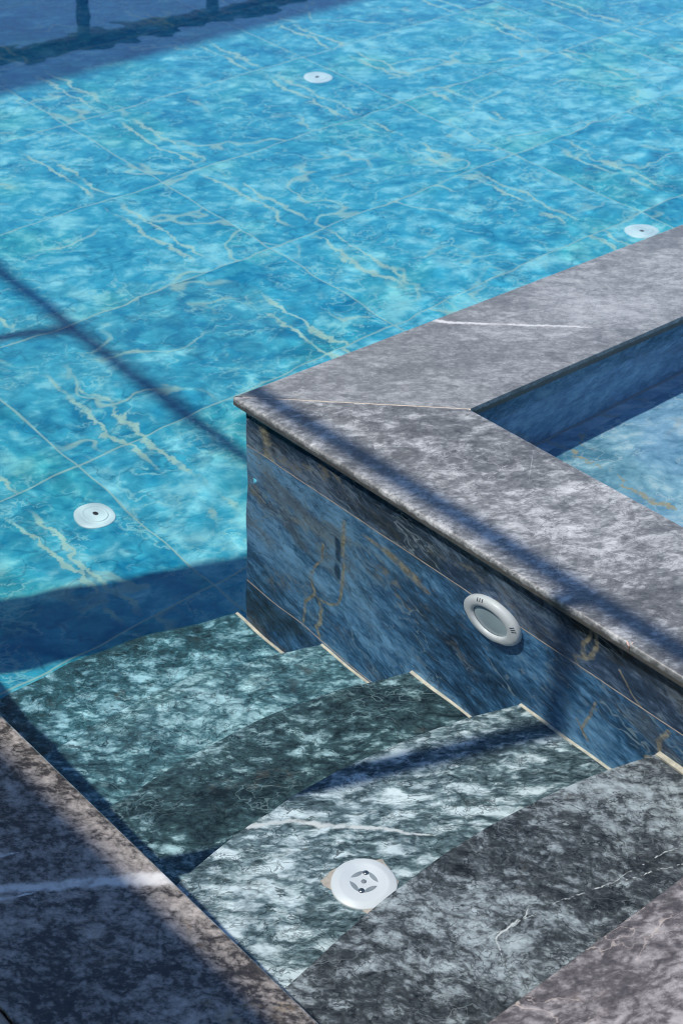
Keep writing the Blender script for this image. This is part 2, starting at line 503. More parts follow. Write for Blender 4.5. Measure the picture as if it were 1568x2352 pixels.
def step_mat(name, dark, mid, light, seed, bias, rot, stretch, scale=1.5, veins=None, **kw):
    kw.setdefault('contrast', 0.95)
    return marble(name, dark, mid, light, rot=(0, 0, rot), stretch=stretch, scale=scale, seed=seed, crack=0.75, hair=0.25, bias=bias,
                  rough=0.3, ior=1.15, gold=0.15, gold_col=(0.4, 0.34, 0.25), white_veins=veins, vein_col=(0.80, 0.80, 0.76), **kw)


step_mats = [  # teal of the water, deeper down the steps, is mixed into their colours
    step_mat('dark_grey_marble_step', (0.018, 0.019, 0.016), (0.128, 0.136, 0.137), (0.60, 0.64, 0.64), 21, 0.02, 1.0, (0.7, 1.0, 1), 2.4, STEP_VEINS[0], cloud=1.15, contrast=0.62),
    step_mat('white_streaked_marble_step', (0.024, 0.040, 0.040), (0.205, 0.285, 0.295), (0.86, 0.95, 0.94), 22, 0.05, 0.66, (0.40, 1.0, 1), 2.1, STEP_VEINS[1], contrast=0.72, billow=1.4, cloud=0.8),
    step_mat('dark_mottled_marble_step', (0.014, 0.023, 0.022), (0.085, 0.155, 0.160), (0.62, 0.85, 0.86), 23, -0.05, 0.66, (0.55, 1.0, 1), 2.2, None, cloud=1.0, contrast=0.62),
    step_mat('pale_blue_marble_step', (0.018, 0.036, 0.040), (0.115, 0.250, 0.275), (0.62, 0.90, 0.93), 24, 0.01, 0.66, (0.55, 1.0, 1), 2.2, None, cloud=0.9, contrast=0.64),
    step_mat('grey_green_marble_step', (0.013, 0.032, 0.038), (0.065, 0.185, 0.22), (0.50, 0.82, 0.88), 25, -0.06, 0.66, (0.6, 1.0, 1), 2.3, cloud=1.0, contrast=0.62),
]
white_plastic = plain('white_abs_plastic', (0.93, 0.93, 0.92), 0.35, vary=0.02, scale=6)
water_tint_plastic = plain('water_tinted_white_plastic', (0.76, 0.95, 0.94), 0.35, vary=0.02, scale=6)  # white plastic with the tint of the deep water put into its colour
dark_void = plain('dark_slot', (0.02, 0.025, 0.03), 0.6)
steel = plain('steel_screw', (0.42, 0.45, 0.48), 0.25, metallic=0.9, vary=0.1)
lens_mat = plain('grey_glass_lens', (0.52, 0.62, 0.65), 0.18, vary=0.05)
timber = plain('dark_pergola_paint', (0.035, 0.035, 0.035), 0.5, vary=0.2)
plaster = plain('pale_deck_paving', (0.50, 0.49, 0.50), 0.7, vary=0.1, scale=30)
kerb_mat = plain('tan_kerb_trim', (0.27, 0.23, 0.19), 0.6, vary=0.15, scale=30)
canvas = plain('canopy_canvas', (0.6, 0.58, 0.54), 0.8)


def floor_material(name, tint, spa=False):
    b = NB(name)
    p = b.obj()
    sx = b.n('ShaderNodeSeparateXYZ'); b.put(sx.inputs[0], p)
    tx, ty = 0.70 * S, 0.3685 * S
    x0, y0 = 1.155 * S, 1.558 * S
    u = b.m('DIVIDE', b.m('SUBTRACT', sx.outputs[0], x0), tx)
    v = b.m('DIVIDE', b.m('SUBTRACT', sx.outputs[1], y0), ty)
    iu, iv = b.m('FLOOR', u), b.m('FLOOR', v)
    fu, fv = b.m('FRACT', u), b.m('FRACT', v)
    cmb = b.n('ShaderNodeCombineXYZ'); b.put(cmb.inputs[0], iu); b.put(cmb.inputs[1], iv)
    wn = b.n('ShaderNodeTexWhiteNoise', noise_dimensions='2D'); b.put(wn.inputs['Vector'], cmb.outputs[0])
    off = b.vm('SCALE', wn.outputs['Color'], scale=7.0)
    pt = b.vm('ADD', p, off)
    warp = b.vm('SUBTRACT', b.noise(pt, 5, 3, 0.5, color=True), (0.5, 0.5, 0.5))
    warp2 = b.vm('SUBTRACT', b.noise(pt, 24, 2, 0.5, color=True), (0.5, 0.5, 0.5))
    q = b.vm('ADD', b.vm('ADD', pt, b.vm('SCALE', warp, scale=0.08)), b.vm('SCALE', warp2, scale=0.016))
    q = b.mapping(b.mapping(q, rot=(0, 0, 0.5)), scale=(0.70, 1.0, 1))
    half = lambda v: b.m('SUBTRACT', v, 0.5)
    n1 = b.noise(q, 4.0, 4, 0.55)
    n2 = b.noise(q, 16, 8, 0.72)
    b1 = b.m('MULTIPLY', b.m('ABSOLUTE', half(b.noise(b.vm('ADD', q, (2., 8., 5.)), 9.0, 3, 0.5))), 4.2)
    b2 = b.m('MULTIPLY', b.m('ABSOLUTE', half(b.noise(b.vm('ADD', q, (9., 1., 3.)), 24.0, 4, 0.6))), 4.2)
    bl = b.m('MINIMUM', b.m('ADD', b.m('MULTIPLY', b1, 0.6), b.m('MULTIPLY', b2, 0.4)), 1.0)
    t = b.m('ADD', b.m('MULTIPLY', half(n1), 0.85), b.m('MULTIPLY', half(n2), 1.25))
    t = b.m('ADD', t, b.m('MULTIPLY', b.m('SUBTRACT', bl, 0.31), 0.80))
    t = b.m('ADD', t, b.m('MULTIPLY', half(wn.outputs['Value']), 0.26))
    t = b.m('ADD', t, 0.5, clamp=True)
    c = b.ramp(t, tint)
    gr = b.step(b.noise(b.vm('ADD', pt, (3., 1., 8.)), 2.6, 3, 0.5), 0.5, 0.68)
    c = b.mix(b.m('MULTIPLY', gr, 0.6), c, b.mix(1.0, c, (0.9, 1.0, 0.80), 'MULTIPLY'))
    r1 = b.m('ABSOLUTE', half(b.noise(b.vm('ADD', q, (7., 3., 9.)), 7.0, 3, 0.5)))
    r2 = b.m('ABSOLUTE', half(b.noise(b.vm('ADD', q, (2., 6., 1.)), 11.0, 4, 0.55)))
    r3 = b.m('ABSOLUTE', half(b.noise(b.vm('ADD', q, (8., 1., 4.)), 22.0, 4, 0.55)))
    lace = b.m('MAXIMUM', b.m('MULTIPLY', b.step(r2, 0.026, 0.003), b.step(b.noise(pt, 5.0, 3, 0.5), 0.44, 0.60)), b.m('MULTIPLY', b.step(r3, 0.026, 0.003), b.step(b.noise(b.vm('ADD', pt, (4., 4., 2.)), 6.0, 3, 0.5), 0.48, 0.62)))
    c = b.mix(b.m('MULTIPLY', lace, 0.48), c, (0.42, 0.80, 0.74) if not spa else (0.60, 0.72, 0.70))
    k = b.m('MULTIPLY', b.step(r1, 0.016, 0.0), b.step(n1, 0.60, 0.45))
    c = b.mix(b.m('MULTIPLY', k, 0.55), c, tuple(x * 0.7 for x in tint[0][1]))
    # paired tan veins printed at the same place on every tile
    wob = b.m('MULTIPLY', half(b.noise(pt, 6, 6, 0.66)), 0.13)
    wob2 = b.m('MULTIPLY', half(b.noise(b.vm('ADD', pt, (9., 2., 4.)), 8, 6, 0.66)), 0.13)
    wd = b.m('MULTIPLY_ADD', b.noise(pt, 24.0, 3, 0.6), 0.016, -0.0005)
    vein = None
    for c0 in (0.17, 0.80):
        for dx, wb in ((-0.024, wob), (0.024, wob2)):
            d = b.m('ABSOLUTE', b.m('ADD', b.m('SUBTRACT', fu, c0 + dx), wb))
            sv = b.step(b.m('DIVIDE', d, wd), 1.25, 0.5)
            vein = sv if vein is None else b.m('MAXIMUM', vein, sv)
    vm = b.m('MULTIPLY', b.step(b.noise(pt, 4.2, 4, 0.6), 0.38, 0.50), b.step(b.m('ABSOLUTE', b.m('SUBTRACT', fv, b.m('MULTIPLY_ADD', wn.outputs['Value'], 0.6, 0.2))), 0.44, 0.30))
    vein = b.m('MULTIPLY', vein, vm)
    gn = b.noise(b.vm('ADD', q, (4., 8., 1.)), 2.4, 3, 0.5)
    g = b.m('MULTIPLY', b.step(b.m('ABSOLUTE', half(gn)), 0.011, 0.003),
            b.step(b.noise(b.vm('ADD', pt, (1., 1., 5.)), 2.3, 3, 0.5), 0.44, 0.58))
    veincol = (0.52, 0.74, 0.58) if not spa else (0.46, 0.40, 0.25)
    c = b.mix(b.m('MULTIPLY', b.m('MAXIMUM', vein, b.m('MULTIPLY', g, 0.75)), 0.70), c, veincol)
    if spa:
        c = b.mix(b.m('MULTIPLY', vein_mask(b, p, SPA_VEINS, 0.014), 0.85), c, (0.46, 0.38, 0.20))
    # grout lines
    gw = 0.0035
    du = b.m('MULTIPLY', b.m('MINIMUM', fu, b.m('SUBTRACT', 1.0, fu)), tx)
    dv = b.m('MULTIPLY', b.m('MINIMUM', fv, b.m('SUBTRACT', 1.0, fv)), ty)
    gl = b.step(b.m('MINIMUM', du, dv), gw, gw * 0.6)
    c = b.mix(b.m('MULTIPLY', gl, 0.0 if spa else 0.65), c, (0.44, 0.64, 0.54))
    b.principled(c, 0.3, ior=1.15)
    return b.mat


pool_floor_mat = floor_material('turquoise_marble_floor',
                                [(0.06, (0.003, 0.25, 0.43)), (0.5, (0.055, 0.45, 0.60)), (0.94, (0.30, 0.78, 0.85))])
spa_floor_mat = floor_material('pale_blue_marble_floor',
                               [(0.08, (0.09, 0.24, 0.36)), (0.5, (0.28, 0.50, 0.64)), (0.92, (0.64, 0.80, 0.84))], spa=True)


def water_material(name, tint):
    b = NB(name)
    g = b.n('ShaderNodeBsdfGlass')
    g.inputs['Roughness'].default_value = 0.0
    g.inputs['IOR'].default_value = 1.333
    g.inputs['Color'].default_value = (*tint, 1)
    b.t.links.new(g.outputs[0], b.out.inputs['Surface'])
    return b.mat


water_mat = water_material('clear_pool_water', (0.95, 0.99, 1.0))

# ------------------------------------------------------------------ setting: ground, floors
def sheet(name, poly_rects, z, mat, kind='structure'):
    bm = bmesh.new()
    for x0, x1, y0, y1 in poly_rects:
        vs = [bm.verts.new((x * S, y * S, z * S)) for x, y in ((x0, y0), (x1, y0), (x1, y1), (x0, y1))]
        bm.faces.new(vs)
    me = bm_mesh(bm, name)
    o = put(name, me, mat)
    tag(o, kind=kind)
    return o


BIG = 260
gx0, gx1, gy0, gy1 = 0.362, POOL_X1 + 0.2, 0.40, POOL_Y1 + 0.25
sheet('ground', [(-BIG, gx0, -BIG, BIG), (gx1, BIG, -BIG, BIG), (gx0, gx1, -BIG, -0.6), (gx0, gx1, gy1, BIG)], -0.014, plaster)

fl = put('pool_floor', box_mesh('pool_floor', 0.3, POOL_X1 + 0.3, 0.3, POOL_Y1 + 0.3, FLOOR - 0.25, FLOOR), pool_floor_mat)
tag(fl, kind='structure'); receive(fl)
SPA_Z = -0.205
sf = put('spa_floor', box_mesh('spa_floor', X_F1 - 0.02, 3.4, -0.4, Y_B0 + 0.02, FLOOR + 0.002, SPA_Z), spa_floor_mat)
tag(sf, kind='structure'); receive(sf)

# ------------------------------------------------------------------ spa wall: core, tiles, copings
spa = thing('spa_wall', 'raised blue marble spa wall with grey mitred coping and round pool light in its face', 'wall', loc=(0, 0, 0))
core_poly = [(X_W + 0.002, -0.4), (X_F1 - 0.012, -0.4), (X_F1 - 0.012, Y_B0 + 0.012), (3.6, Y_B0 + 0.012), (3.6, Y_W - 0.002), (X_W + 0.002, Y_W - 0.002)]
receive(put('wall_core', prism_mesh('wall_core', core_poly, FLOOR - 0.05, -THK - 0.0005), grout, spa))



g2 = 0.0009
ya, yb = 0.405, Y_W
for nm, za, zb, mt in (('tile_band', -0.1235 + g2, -THK - 0.001, band_mat), ('tile_panel', -0.5085 + g2, -0.1235 - g2, wall_mat), ('tile_skirt', FLOOR, -0.5085 - g2, wall_mat)):
    receive(put(nm, box_mesh(nm, X_W, X_W + 0.0035, ya, yb, za, zb, 0.0008, 1), mt, spa))
for zj in (-0.1235, -0.5085):
    receive(put('grout_line', box_mesh('grout_line', X_W - 0.0002, X_W + 0.0025, ya, Y_W - 0.0005, zj - 0.00085, zj + 0.00085), grout, spa))
# far face and inner faces
receive(put('tile_far_face', box_mesh('tile_far_face', X_W + 0.001, 3.6, Y_W - 0.0022, Y_W + 0.002, FLOOR - 0.01, -THK - 0.001), wall_mat, spa))
receive(put('spa_lining', box_mesh('spa_lining', X_F1 - 0.013, 3.4, Y_B0 + 0.008, Y_B0 + 0.0135, SPA_Z - 0.02, -THK - 0.001), spa_mat, spa))
receive(put('spa_lining', box_mesh('spa_lining_b', X_F1 - 0.0135, X_F1 - 0.008, -0.4, Y_B0 + 0.008, SPA_Z - 0.02, -THK - 0.001), spa_mat, spa))
receive(put('grout_line', box_mesh('grout_line', X_F1 - 0.008, 3.4, Y_B0 + 0.0045, Y_B0 + 0.008, SPA_Z - 0.01, SPA_Z + 0.0025), plain('grey_grout', (0.30, 0.33, 0.34), 0.8), spa))

gj = 0.0016


def hor_edges_near(test):
    def f(e):
        a, b = e.verts
        if abs(a.co.z - b.co.z) > 1e-5: return False
        return test(a.co / S, b.co / S)
    return f


d = gj / math.sqrt(2)
front_poly = [(X_F0, -0.4), (X_F1, -0.4), (X_F1, Y_B0 - d * 1.4), (X_F0, Y_B1 - d * 1.4)]
far_poly = [(X_F0 + d * 1.4, Y_B1), (X_F1 + d * 1.4, Y_B0), (3.6, Y_B0), (3.6, Y_B1)]
front_c = put('coping_stone', prism_mesh('coping_stone_front', front_poly, -THK, 0.0, 0.0032 * S, 4, hor_edges_near(lambda a, b: (abs(a.x - X_F0) < 1e-4 and abs(b.x - X_F0) < 1e-4) or (abs(a.x - X_F1) < 1e-4 and abs(b.x - X_F1) < 1e-4 and a.z > -0.001))), coping_mat_front, spa)
far_c = put('coping_stone', prism_mesh('coping_stone_far', far_poly, -THK, 0.0, 0.0032 * S, 4, hor_edges_near(lambda a, b: abs(a.y - Y_B1) < 1e-4 and abs(b.y - Y_B1) < 1e-4)), coping_mat, spa)
for o_ in (front_c, far_c):
    receive(o_)
mit = [(X_F0 + 0.008, Y_B1 - 0.008 - d * 1.5), (X_F0 + 0.008 + d * 1.5, Y_B1 - 0.008), (X_F1 + d * 1.4, Y_B0 + 0.0005), (X_F1 - 0.0005, Y_B0 - d * 1.4)]
put('mitre_grout', prism_mesh('mitre_grout', mit, -THK, -0.0004), grout, spa)

# ------------------------------------------------------------------ pool light in the spa wall
def lathe(prof, n=64, cap0=False, cap1=False):
    """revolve (r, h) profile round +Z"""
    bm = bmesh.new()
    rings = []
    for r, h in prof:
        if r < 1e-6:
            rings.append([bm.verts.new((0, 0, h))])
        else:
            rings.append([bm.verts.new((r * math.cos(2 * math.pi * i / n), r * math.sin(2 * math.pi * i / n), h)) for i in range(n)])
    for a, b in zip(rings[:-1], rings[1:]):
        for i in range(n):
            j = (i + 1) % n
            if len(a) == 1:
                bm.faces.new((a[0], b[i], b[j]))
            elif len(b) == 1:
                bm.faces.new((a[i], a[j], b[0]))
            else:
                bm.faces.new((a[i], a[j], b[j], b[i]))
    return bm


def lathe_mesh(name, prof, n=64):
    return bm_mesh(lathe(prof, n), name, smooth=True)


lr = 0.0435 * S
light = thing('pool_light', 'white round underwater light with grey lens on the blue spa wall', 'pool light', loc=(X_W * S, 0.951 * S, -0.142 * S))
light.rotation_euler = (0, -math.pi / 2, 0)          # local +Z points out of the wall (-X)
rim = lathe_mesh('rim', [(lr * 0.97, 0.0), (lr * 0.995, 0.003), (lr * 1.0, 0.0085), (lr * 0.985, 0.0125), (lr * 0.94, 0.0158), (lr * 0.86, 0.0180), (lr * 0.76, 0.0186),
                         (lr * 0.68, 0.0180), (lr * 0.64, 0.0160), (lr * 0.625, 0.0120)], 96)
receive(put('rim', rim, white_plastic, light))
lens = lathe_mesh('lens', [(0.0, 0.0130), (lr * 0.3, 0.0128), (lr * 0.55, 0.0120), (lr * 0.64, 0.0108)], 72)
receive(put('lens', lens, lens_mat, light))
# three vent slots at four places of the rim, small raised dark bars
for a0 in (0.42, 2.0, 3.6, 5.15):
    bm = bmesh.new()
    for k in (-1, 0, 1):
        a = a0 + k * 0.10
        m = Matrix.Rotation(a, 4, 'Z') @ Matrix.Translation((lr * 0.92, 0, 0.0163)) @ Matrix.Rotation(0.5, 4, 'Y')
        r = bmesh.ops.create_cube(bm, size=1.0)
        for v in r['verts']:
            v.co = m @ Vector((v.co.x * 0.0085, v.co.y * 0.0016, v.co.z * 0.0016))
    receive(put('vent_slots', bm_mesh(bm, 'vent_slots'), dark_void, light))

# ------------------------------------------------------------------ steps
STEP_LABELS = ['dark grey topmost step', 'white streaked step with the inlet', 'dark mottled middle step', 'pale blue step', 'grey green lowest step']
steps = thing('pool_steps', 'five submerged marble steps descending between the spa wall and the edge coping', 'steps')
X_S0 = 0.175
EDGES = [
    [(0.175, 0.70), (0.540, 0.716), (0.614, 0.727), (0.661, 0.735), (0.709, 0.742), (0.760, 0.747), (0.801, 0.750), (0.838, 0.750), (0.873, 0.749), (0.903, 0.747), (0.960, 0.740), (1.000, 0.733), (1.038, 0.725), (1.0945, 0.7075)],
    [(0.175, 0.90), (0.540, 0.912), (0.649, 0.939), (0.694, 0.947), (0.744, 0.953), (0.819, 0.955), (0.872, 0.953), (0.931, 0.945), (0.962, 0.940), (1.003, 0.930), (1.036, 0.921), (1.0945, 0.8995)],
    [(0.175, 1.11), (0.540, 1.122), (0.716, 1.131), (0.780, 1.136), (0.850, 1.134), (0.925, 1.127), (0.962, 1.122), (0.995, 1.110), (1.041, 1.098), (1.0945, 1.077)],
    [(0.175, 1.29), (0.540, 1.298), (0.710, 1.305), (0.807, 1.311), (0.854, 1.310), (0.932, 1.302), (0.967, 1.290), (1.010, 1.276), (1.046, 1.265), (1.0945, 1.246)],
    [(0.175, 1.47), (0.540, 1.478), (0.780, 1.486), (0.854, 1.488), (0.923, 1.478), (0.985, 1.465), (1.030, 1.451), (1.077, 1.433), (1.0945, 1.425)],
]


def smooth_line(pts, n=44):
    """cubic through the points, resampled in x"""
    P = np.array(pts)
    xs = np.concatenate([[P[0, 0]], np.linspace(P[1, 0], P[-1, 0], n)])
    yl = np.interp(xs, P[:, 0], P[:, 1])
    for _ in range(4):
        yl[2:-1] = (yl[1:-2] + 2 * yl[2:-1] + yl[3:]) / 4
    return list(zip(xs.tolist(), yl.tolist()))


prev = [(X_S0, Y_DECK - 0.012), (1.0945, Y_DECK - 0.012)]
for i in range(5):
    front = smooth_line(EDGES[i])
    back = [(x, y + 0.0008) for x, y in prev]
    poly = back + front[::-1]
    fr = front

    def on_front(e, fr=fr):
        (a_, b_) = e.verts
        if a_.co.z < STEP_Z[i] * S - 1e-4 or b_.co.z < STEP_Z[i] * S - 1e-4: return False
        f_ = lambda v: any(abs(v.co.x / S - x) < 1e-4 and abs(v.co.y / S - y) < 1e-4 for x, y in fr)
        return f_(a_) and f_(b_)
    st = receive(put('step', prism_mesh('step', poly, FLOOR - 0.02 + 0.001 * i, STEP_Z[i], 0.003, 2, on_front), step_mats[i], steps))
    tag(st, STEP_LABELS[i])
    y_a, y_b = prev[-1][1], front[-1][1]
    gwid = 0.0050 if i == 0 else 0.0013
    gp = [(X_W - 0.0034 - gwid, y_a + 0.002), (X_W - 0.0004, y_a + 0.002), (X_W - 0.0004, y_b - 0.001), (X_W - 0.0034 - gwid * 0.8, y_b - 0.001)]
    receive(put('grout_line', prism_mesh('grout_line', gp, STEP_Z[i] - 0.03, STEP_Z[i] + (0.003 if i == 0 else 0.0010)), grout_light, st))
    prev = front
# ------------------------------------------------------------------ edge coping and deck coping
edge = thing('edge_coping', 'dark polished marble edge coping with white vein, half in shade at the lower left', 'coping')
lp = [(X_L0, -0.6), (X_L1, -0.6), (X_L1, 2.6), (X_L0, 2.6)]
receive(put('coping_stone', prism_mesh('coping_stone_left', lp, -THK, 0.0, 0.0032 * S, 4, hor_edges_near(lambda a, b: abs(a.x - X_L1) < 1e-4 and abs(b.x - X_L1) < 1e-4)), edge_mat, edge))
lp2 = [(X_L0, 2.602), (X_L1, 2.602), (X_L1, POOL_Y1), (X_L0, POOL_Y1)]
receive(put('coping_stone', prism_mesh('coping_stone_left_b', lp2, -THK, 0.0, 0.0032 * S, 4, hor_edges_near(lambda a, b: abs(a.x - X_L1) < 1e-4 and abs(b.x - X_L1) < 1e-4)), edge_mat, edge))
receive(put('side_wall', box_mesh('side_wall', 0.02, 0.16, -0.6, POOL_Y1, FLOOR - 0.05, -THK - 0.0005), wall_mat, edge))
receive(put('kerb_trim', box_mesh('kerb_trim', X_L0 - 0.017, X_L0 - 0.001, -0.6, 6.4, -0.05, -0.003, 0.003, 2), kerb_mat, edge))

deck = thing('deck_coping', 'brown grey marble deck slab at the lower right above the first step', 'deck slab')
dp = [(X_L1 + 0.0012, -0.6), (X_W - 0.014, -0.6), (X_W - 0.014, Y_DECK), (X_L1 + 0.0012, Y_DECK)]
receive(put('slab', prism_mesh('slab', dp, -0.03, 0.0, 0.005, 3, hor_edges_near(lambda a, b: abs(a.y - Y_DECK) < 1e-4 and abs(b.y - Y_DECK) < 1e-4)), deck_mat, deck))
receive(put('riser', box_mesh('riser', X_S0, X_W - 0.004, -0.6, Y_DECK - 0.0125, FLOOR, -0.0305), step_mats[0], deck))

# pool far and right walls
fw = thing('pool_end_wall', 'far blue marble end wall of the pool under a grey coping', 'wall')
receive(put('wall_face', box_mesh('wall_face', 0.36, POOL_X1 + 0.2, POOL_Y1 + 0.001, POOL_Y1 + 0.24, FLOOR - 0.05, -0.03), wall_mat, fw))
receive(put('coping_stone', box_mesh('coping_far', 0.3, POOL_X1 + 0.2, POOL_Y1 + 0.0015, POOL_Y1 + 0.26, -0.0295, 0.0, 0.006, 2), plaster, fw))
rw = thing('pool_side_wall', 'far right blue marble side wall of the pool', 'wall')
receive(put('wall_face', box_mesh('wall_face_r', POOL_X1, POOL_X1 + 0.19, -0.6, POOL_Y1, FLOOR - 0.05, -0.03), wall_mat, rw))
receive(put('coping_stone', box_mesh('coping_r', POOL_X1 - 0.01, POOL_X1 + 0.21, -0.6, POOL_Y1, -0.0295, 0.0, 0.006, 2), plaster, rw))

# ------------------------------------------------------------------ drains
def drain(cx, cy_, cz, r, label, rotz, detail=True):
    t = thing('floor_inlet', label, 'pool inlet', 'white round inlets in the pool floor', loc=(cx * S, cy_ * S, cz * S))
    t.rotation_euler = (0, 0, rotz)
    R_ = r * S
    # plate with a rounded rim, a raised ring and a dished centre with four petal openings and a centre hole
    pl = lathe_mesh('plate', [(R_, 0.0), (R_, 0.0022), (R_ * 0.99, 0.0030), (R_ * 0.96, 0.0036), (R_ * 0.80, 0.0064), (R_ * 0.74, 0.0070),
                              (R_ * 0.715, 0.0068), (R_ * 0.66, 0.0066), (R_ * 0.30, 0.0071), (0.0, 0.0073)], 96)
    receive(put('plate', pl, white_plastic if detail else water_tint_plastic, t))
    if detail:
        bm = bmesh.new()
        out = []
        for i in range(40):                       # ragged mortar showing just past the plate, with one broad tongue and small tabs
            a_ = i / 40 * 2 * math.pi
            rr = 0.0335 + 0.0012 * math.sin(a_ * 3 + 1) + 0.0008 * math.sin(a_ * 11)
            for ac, wd_, hh in ((2.38, 0.30, 0.0095), (2.05, 0.2, 0.004), (4.12, 0.16, 0.0045), (4.5, 0.12, 0.004), (5.6, 0.14, 0.005), (0.35, 0.14, 0.006)):
                da = (a_ - ac + math.pi) % (2 * math.pi) - math.pi
                rr += hh * max(0.0, 1 - abs(da) / wd_)
            out.append((rr * math.cos(a_), rr * math.sin(a_)))
        ri = Matrix.Rotation(-rotz, 3, 'Z')
        hi = [bm.verts.new(ri @ Vector((x * S, y * S, 0.0012))) for x, y in out]
        lo = [bm.verts.new(ri @ Vector((x * S, y * S, -0.002))) for x, y in out]
        bm.faces.new(hi); bm.faces.new(lo[::-1])
        for i in range(len(out)):
            j = (i + 1) % len(out)
            bm.faces.new((lo[i], lo[j], hi[j], hi[i]))
        receive(put('mortar_bed', bm_mesh(bm, 'mortar_bed'), grout, t))
    bm = bmesh.new()
    for k in range(4):
        a = k * math.pi / 2 + math.pi / 4
        ring = []
        nseg = 14
        for s in range(nseg):
            tt = s / (nseg - 1)
            x = (tt - 0.5) * 2
            ring.append((x * R_ * 0.25, R_ * 0.085 * (1 - x * x)))
        outline = ring + [(x, -y * 0.75) for x, y in reversed(ring[1:-1])]
        m = Matrix.Rotation(a, 4, 'Z') @ Matrix.Translation((R_ * 0.36, 0, 0.0076)) @ Matrix.Rotation(math.pi / 2, 4, 'Z')
        top = [bm.verts.new(m @ Vector((x, y, 0))) for x, y in outline]
        bot = [bm.verts.new(m @ Vector((x, y, -0.0025))) for x, y in outline]
        bm.faces.new(top); bm.faces.new(bot[::-1])
        for i in range(len(top)):
            j = (i + 1) % len(top)
            bm.faces.new((bot[i], bot[j], top[j], top[i]))
    if detail:
        receive(put('petal_openings', bm_mesh(bm, 'petal_openings'), inlet_grey, t))
    else:
        bm.free()
    receive(put('centre_hole', lathe_mesh('centre_hole', [(R_ * (0.085 if detail else 0.13), 0.0068), (R_ * (0.085 if detail else 0.13), 0.0079), (0.0, 0.0078)], 24), dark_void if not detail else inlet_grey, t))
    if detail:
        for a in (0.0, math.pi):
            s = receive(put('screw', lathe_mesh('screw', [(R_ * 0.095, 0.0066), (R_ * 0.095, 0.0082), (R_ * 0.06, 0.0092), (0, 0.0094)], 24), steel, t))
            s.location = (R_ * 0.37 * math.cos(a), R_ * 0.37 * math.sin(a), 0)
            bm2 = bmesh.new()
            for k in (0, 1):
                rr = bmesh.ops.create_cube(bm2, size=1.0)
                for v in rr['verts']:
                    v.co = Matrix.Rotation(k * math.pi / 2 + 0.4, 4, 'Z') @ Vector((v.co.x * R_ * 0.12, v.co.y * R_ * 0.026, 0.0094 + v.co.z * 0.0008))
            receive(put('cross_slot', bm_mesh(bm2, 'cross_slot'), dark_void, s))
    else:
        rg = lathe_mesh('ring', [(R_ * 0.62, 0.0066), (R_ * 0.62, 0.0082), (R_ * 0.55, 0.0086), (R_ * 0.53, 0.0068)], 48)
        receive(put('ring', rg, water_tint_plastic, t))
    return t


inlet_grey = plain('shaded_inlet_plastic', (0.33, 0.36, 0.38), 0.5, vary=0.15, scale=40)
drain(0.783, 0.816, STEP_Z[1], 0.0335, 'white round inlet with two screws set in the streaked second step', 0.66)
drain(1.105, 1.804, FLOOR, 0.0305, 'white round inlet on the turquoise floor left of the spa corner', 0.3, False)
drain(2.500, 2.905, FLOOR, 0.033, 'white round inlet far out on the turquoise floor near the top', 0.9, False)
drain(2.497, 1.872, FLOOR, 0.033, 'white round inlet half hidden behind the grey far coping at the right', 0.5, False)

# ------------------------------------------------------------------ pergola (posts and beam off frame; their shadows and mirror image are in it)
def pergola(name, label, posts, along, hb, pw, bw, beam_rng, wide=None):
    t = thing(name, label, 'pergola')
    for i, (x, y) in enumerate(posts):
        k = pw if not (wide and i in wide) else wide[i]
        put('post', box_mesh('post', x - k / 2, x + k / 2, y - k / 2, y + k / 2, -0.022, hb - bw, 0.004, 2), timber, t)
    (bx0, by0), (bx1, by1) = beam_rng
    if along == 'Y':
        put('beam', box_mesh('beam', bx0 - bw / 2, bx0 + bw / 2, by0, by1, hb - bw + 0.0005, hb, 0.004, 2), timber, t)
    else:
        put('beam', box_mesh('beam', bx0, bx1, by0 - bw / 2, by0 + bw / 2, hb - bw + 0.0005, hb, 0.004, 2), timber, t)
    return t


HB = 1.30
XP = 1.113 - 0.513 * (HB - 0.02)
pergola('pergola', 'dark pergola along the edge coping whose beam shades the pool', [(XP, 1.11), (XP, 1.82), (XP, 2.66), (XP, 3.44), (XP, 4.22)], 'Y', HB, 0.026, 0.024,
        ((XP, -0.2), (XP, 4.8)), {1: 0.12})
pergola('pergola', 'dark pergola beyond the far pool end mirrored in the water', [(4.10 + 0.77 * k, 6.48) for k in range(-3, 4)], 'X', HB + 0.03, 0.048, 0.065,
        ((1.0, 6.48), (7.2, 6.48)))

# unseen canopies, added and sized to shade the left coping and the far floor
cn = thing('unseen_canopy', 'unseen flat canvas canopy left of the pool, sized to shade the edge coping', 'canopy')
HC = 1.30
put('canvas', box_mesh('canvas', -5.0, 0.498 - 0.513 * HC, -3.0, 4.2, HC, HC + 0.03, 0.004, 2), canvas, cn)
for y in (-2.8, 0.9, 4.0):
    for x in (-4.8, -1.2):
        put('post', box_mesh('post', x - 0.025, x + 0.025, y - 0.025, y + 0.025, -0.022, HC - 0.0005), timber, cn)
aw = thing('added_shade_roof', 'large unseen pale roof added to shade the far part of the pool', 'canopy')
HS = 3.0
put('canvas', box_mesh('canvas', -4.0, 5.2, 3.375 + 0.211 * HS, 3.375 + 0.211 * HS + 3.2, HS, HS + 0.03, 0.004, 2), canvas, aw)
for x in (-3.9, -0.9):
    for y in (4.15, 7.1):
        put('post', box_mesh('post', x - 0.03, x + 0.03, y - 0.03, y + 0.03, -0.022, HS - 0.0005), timber, aw)

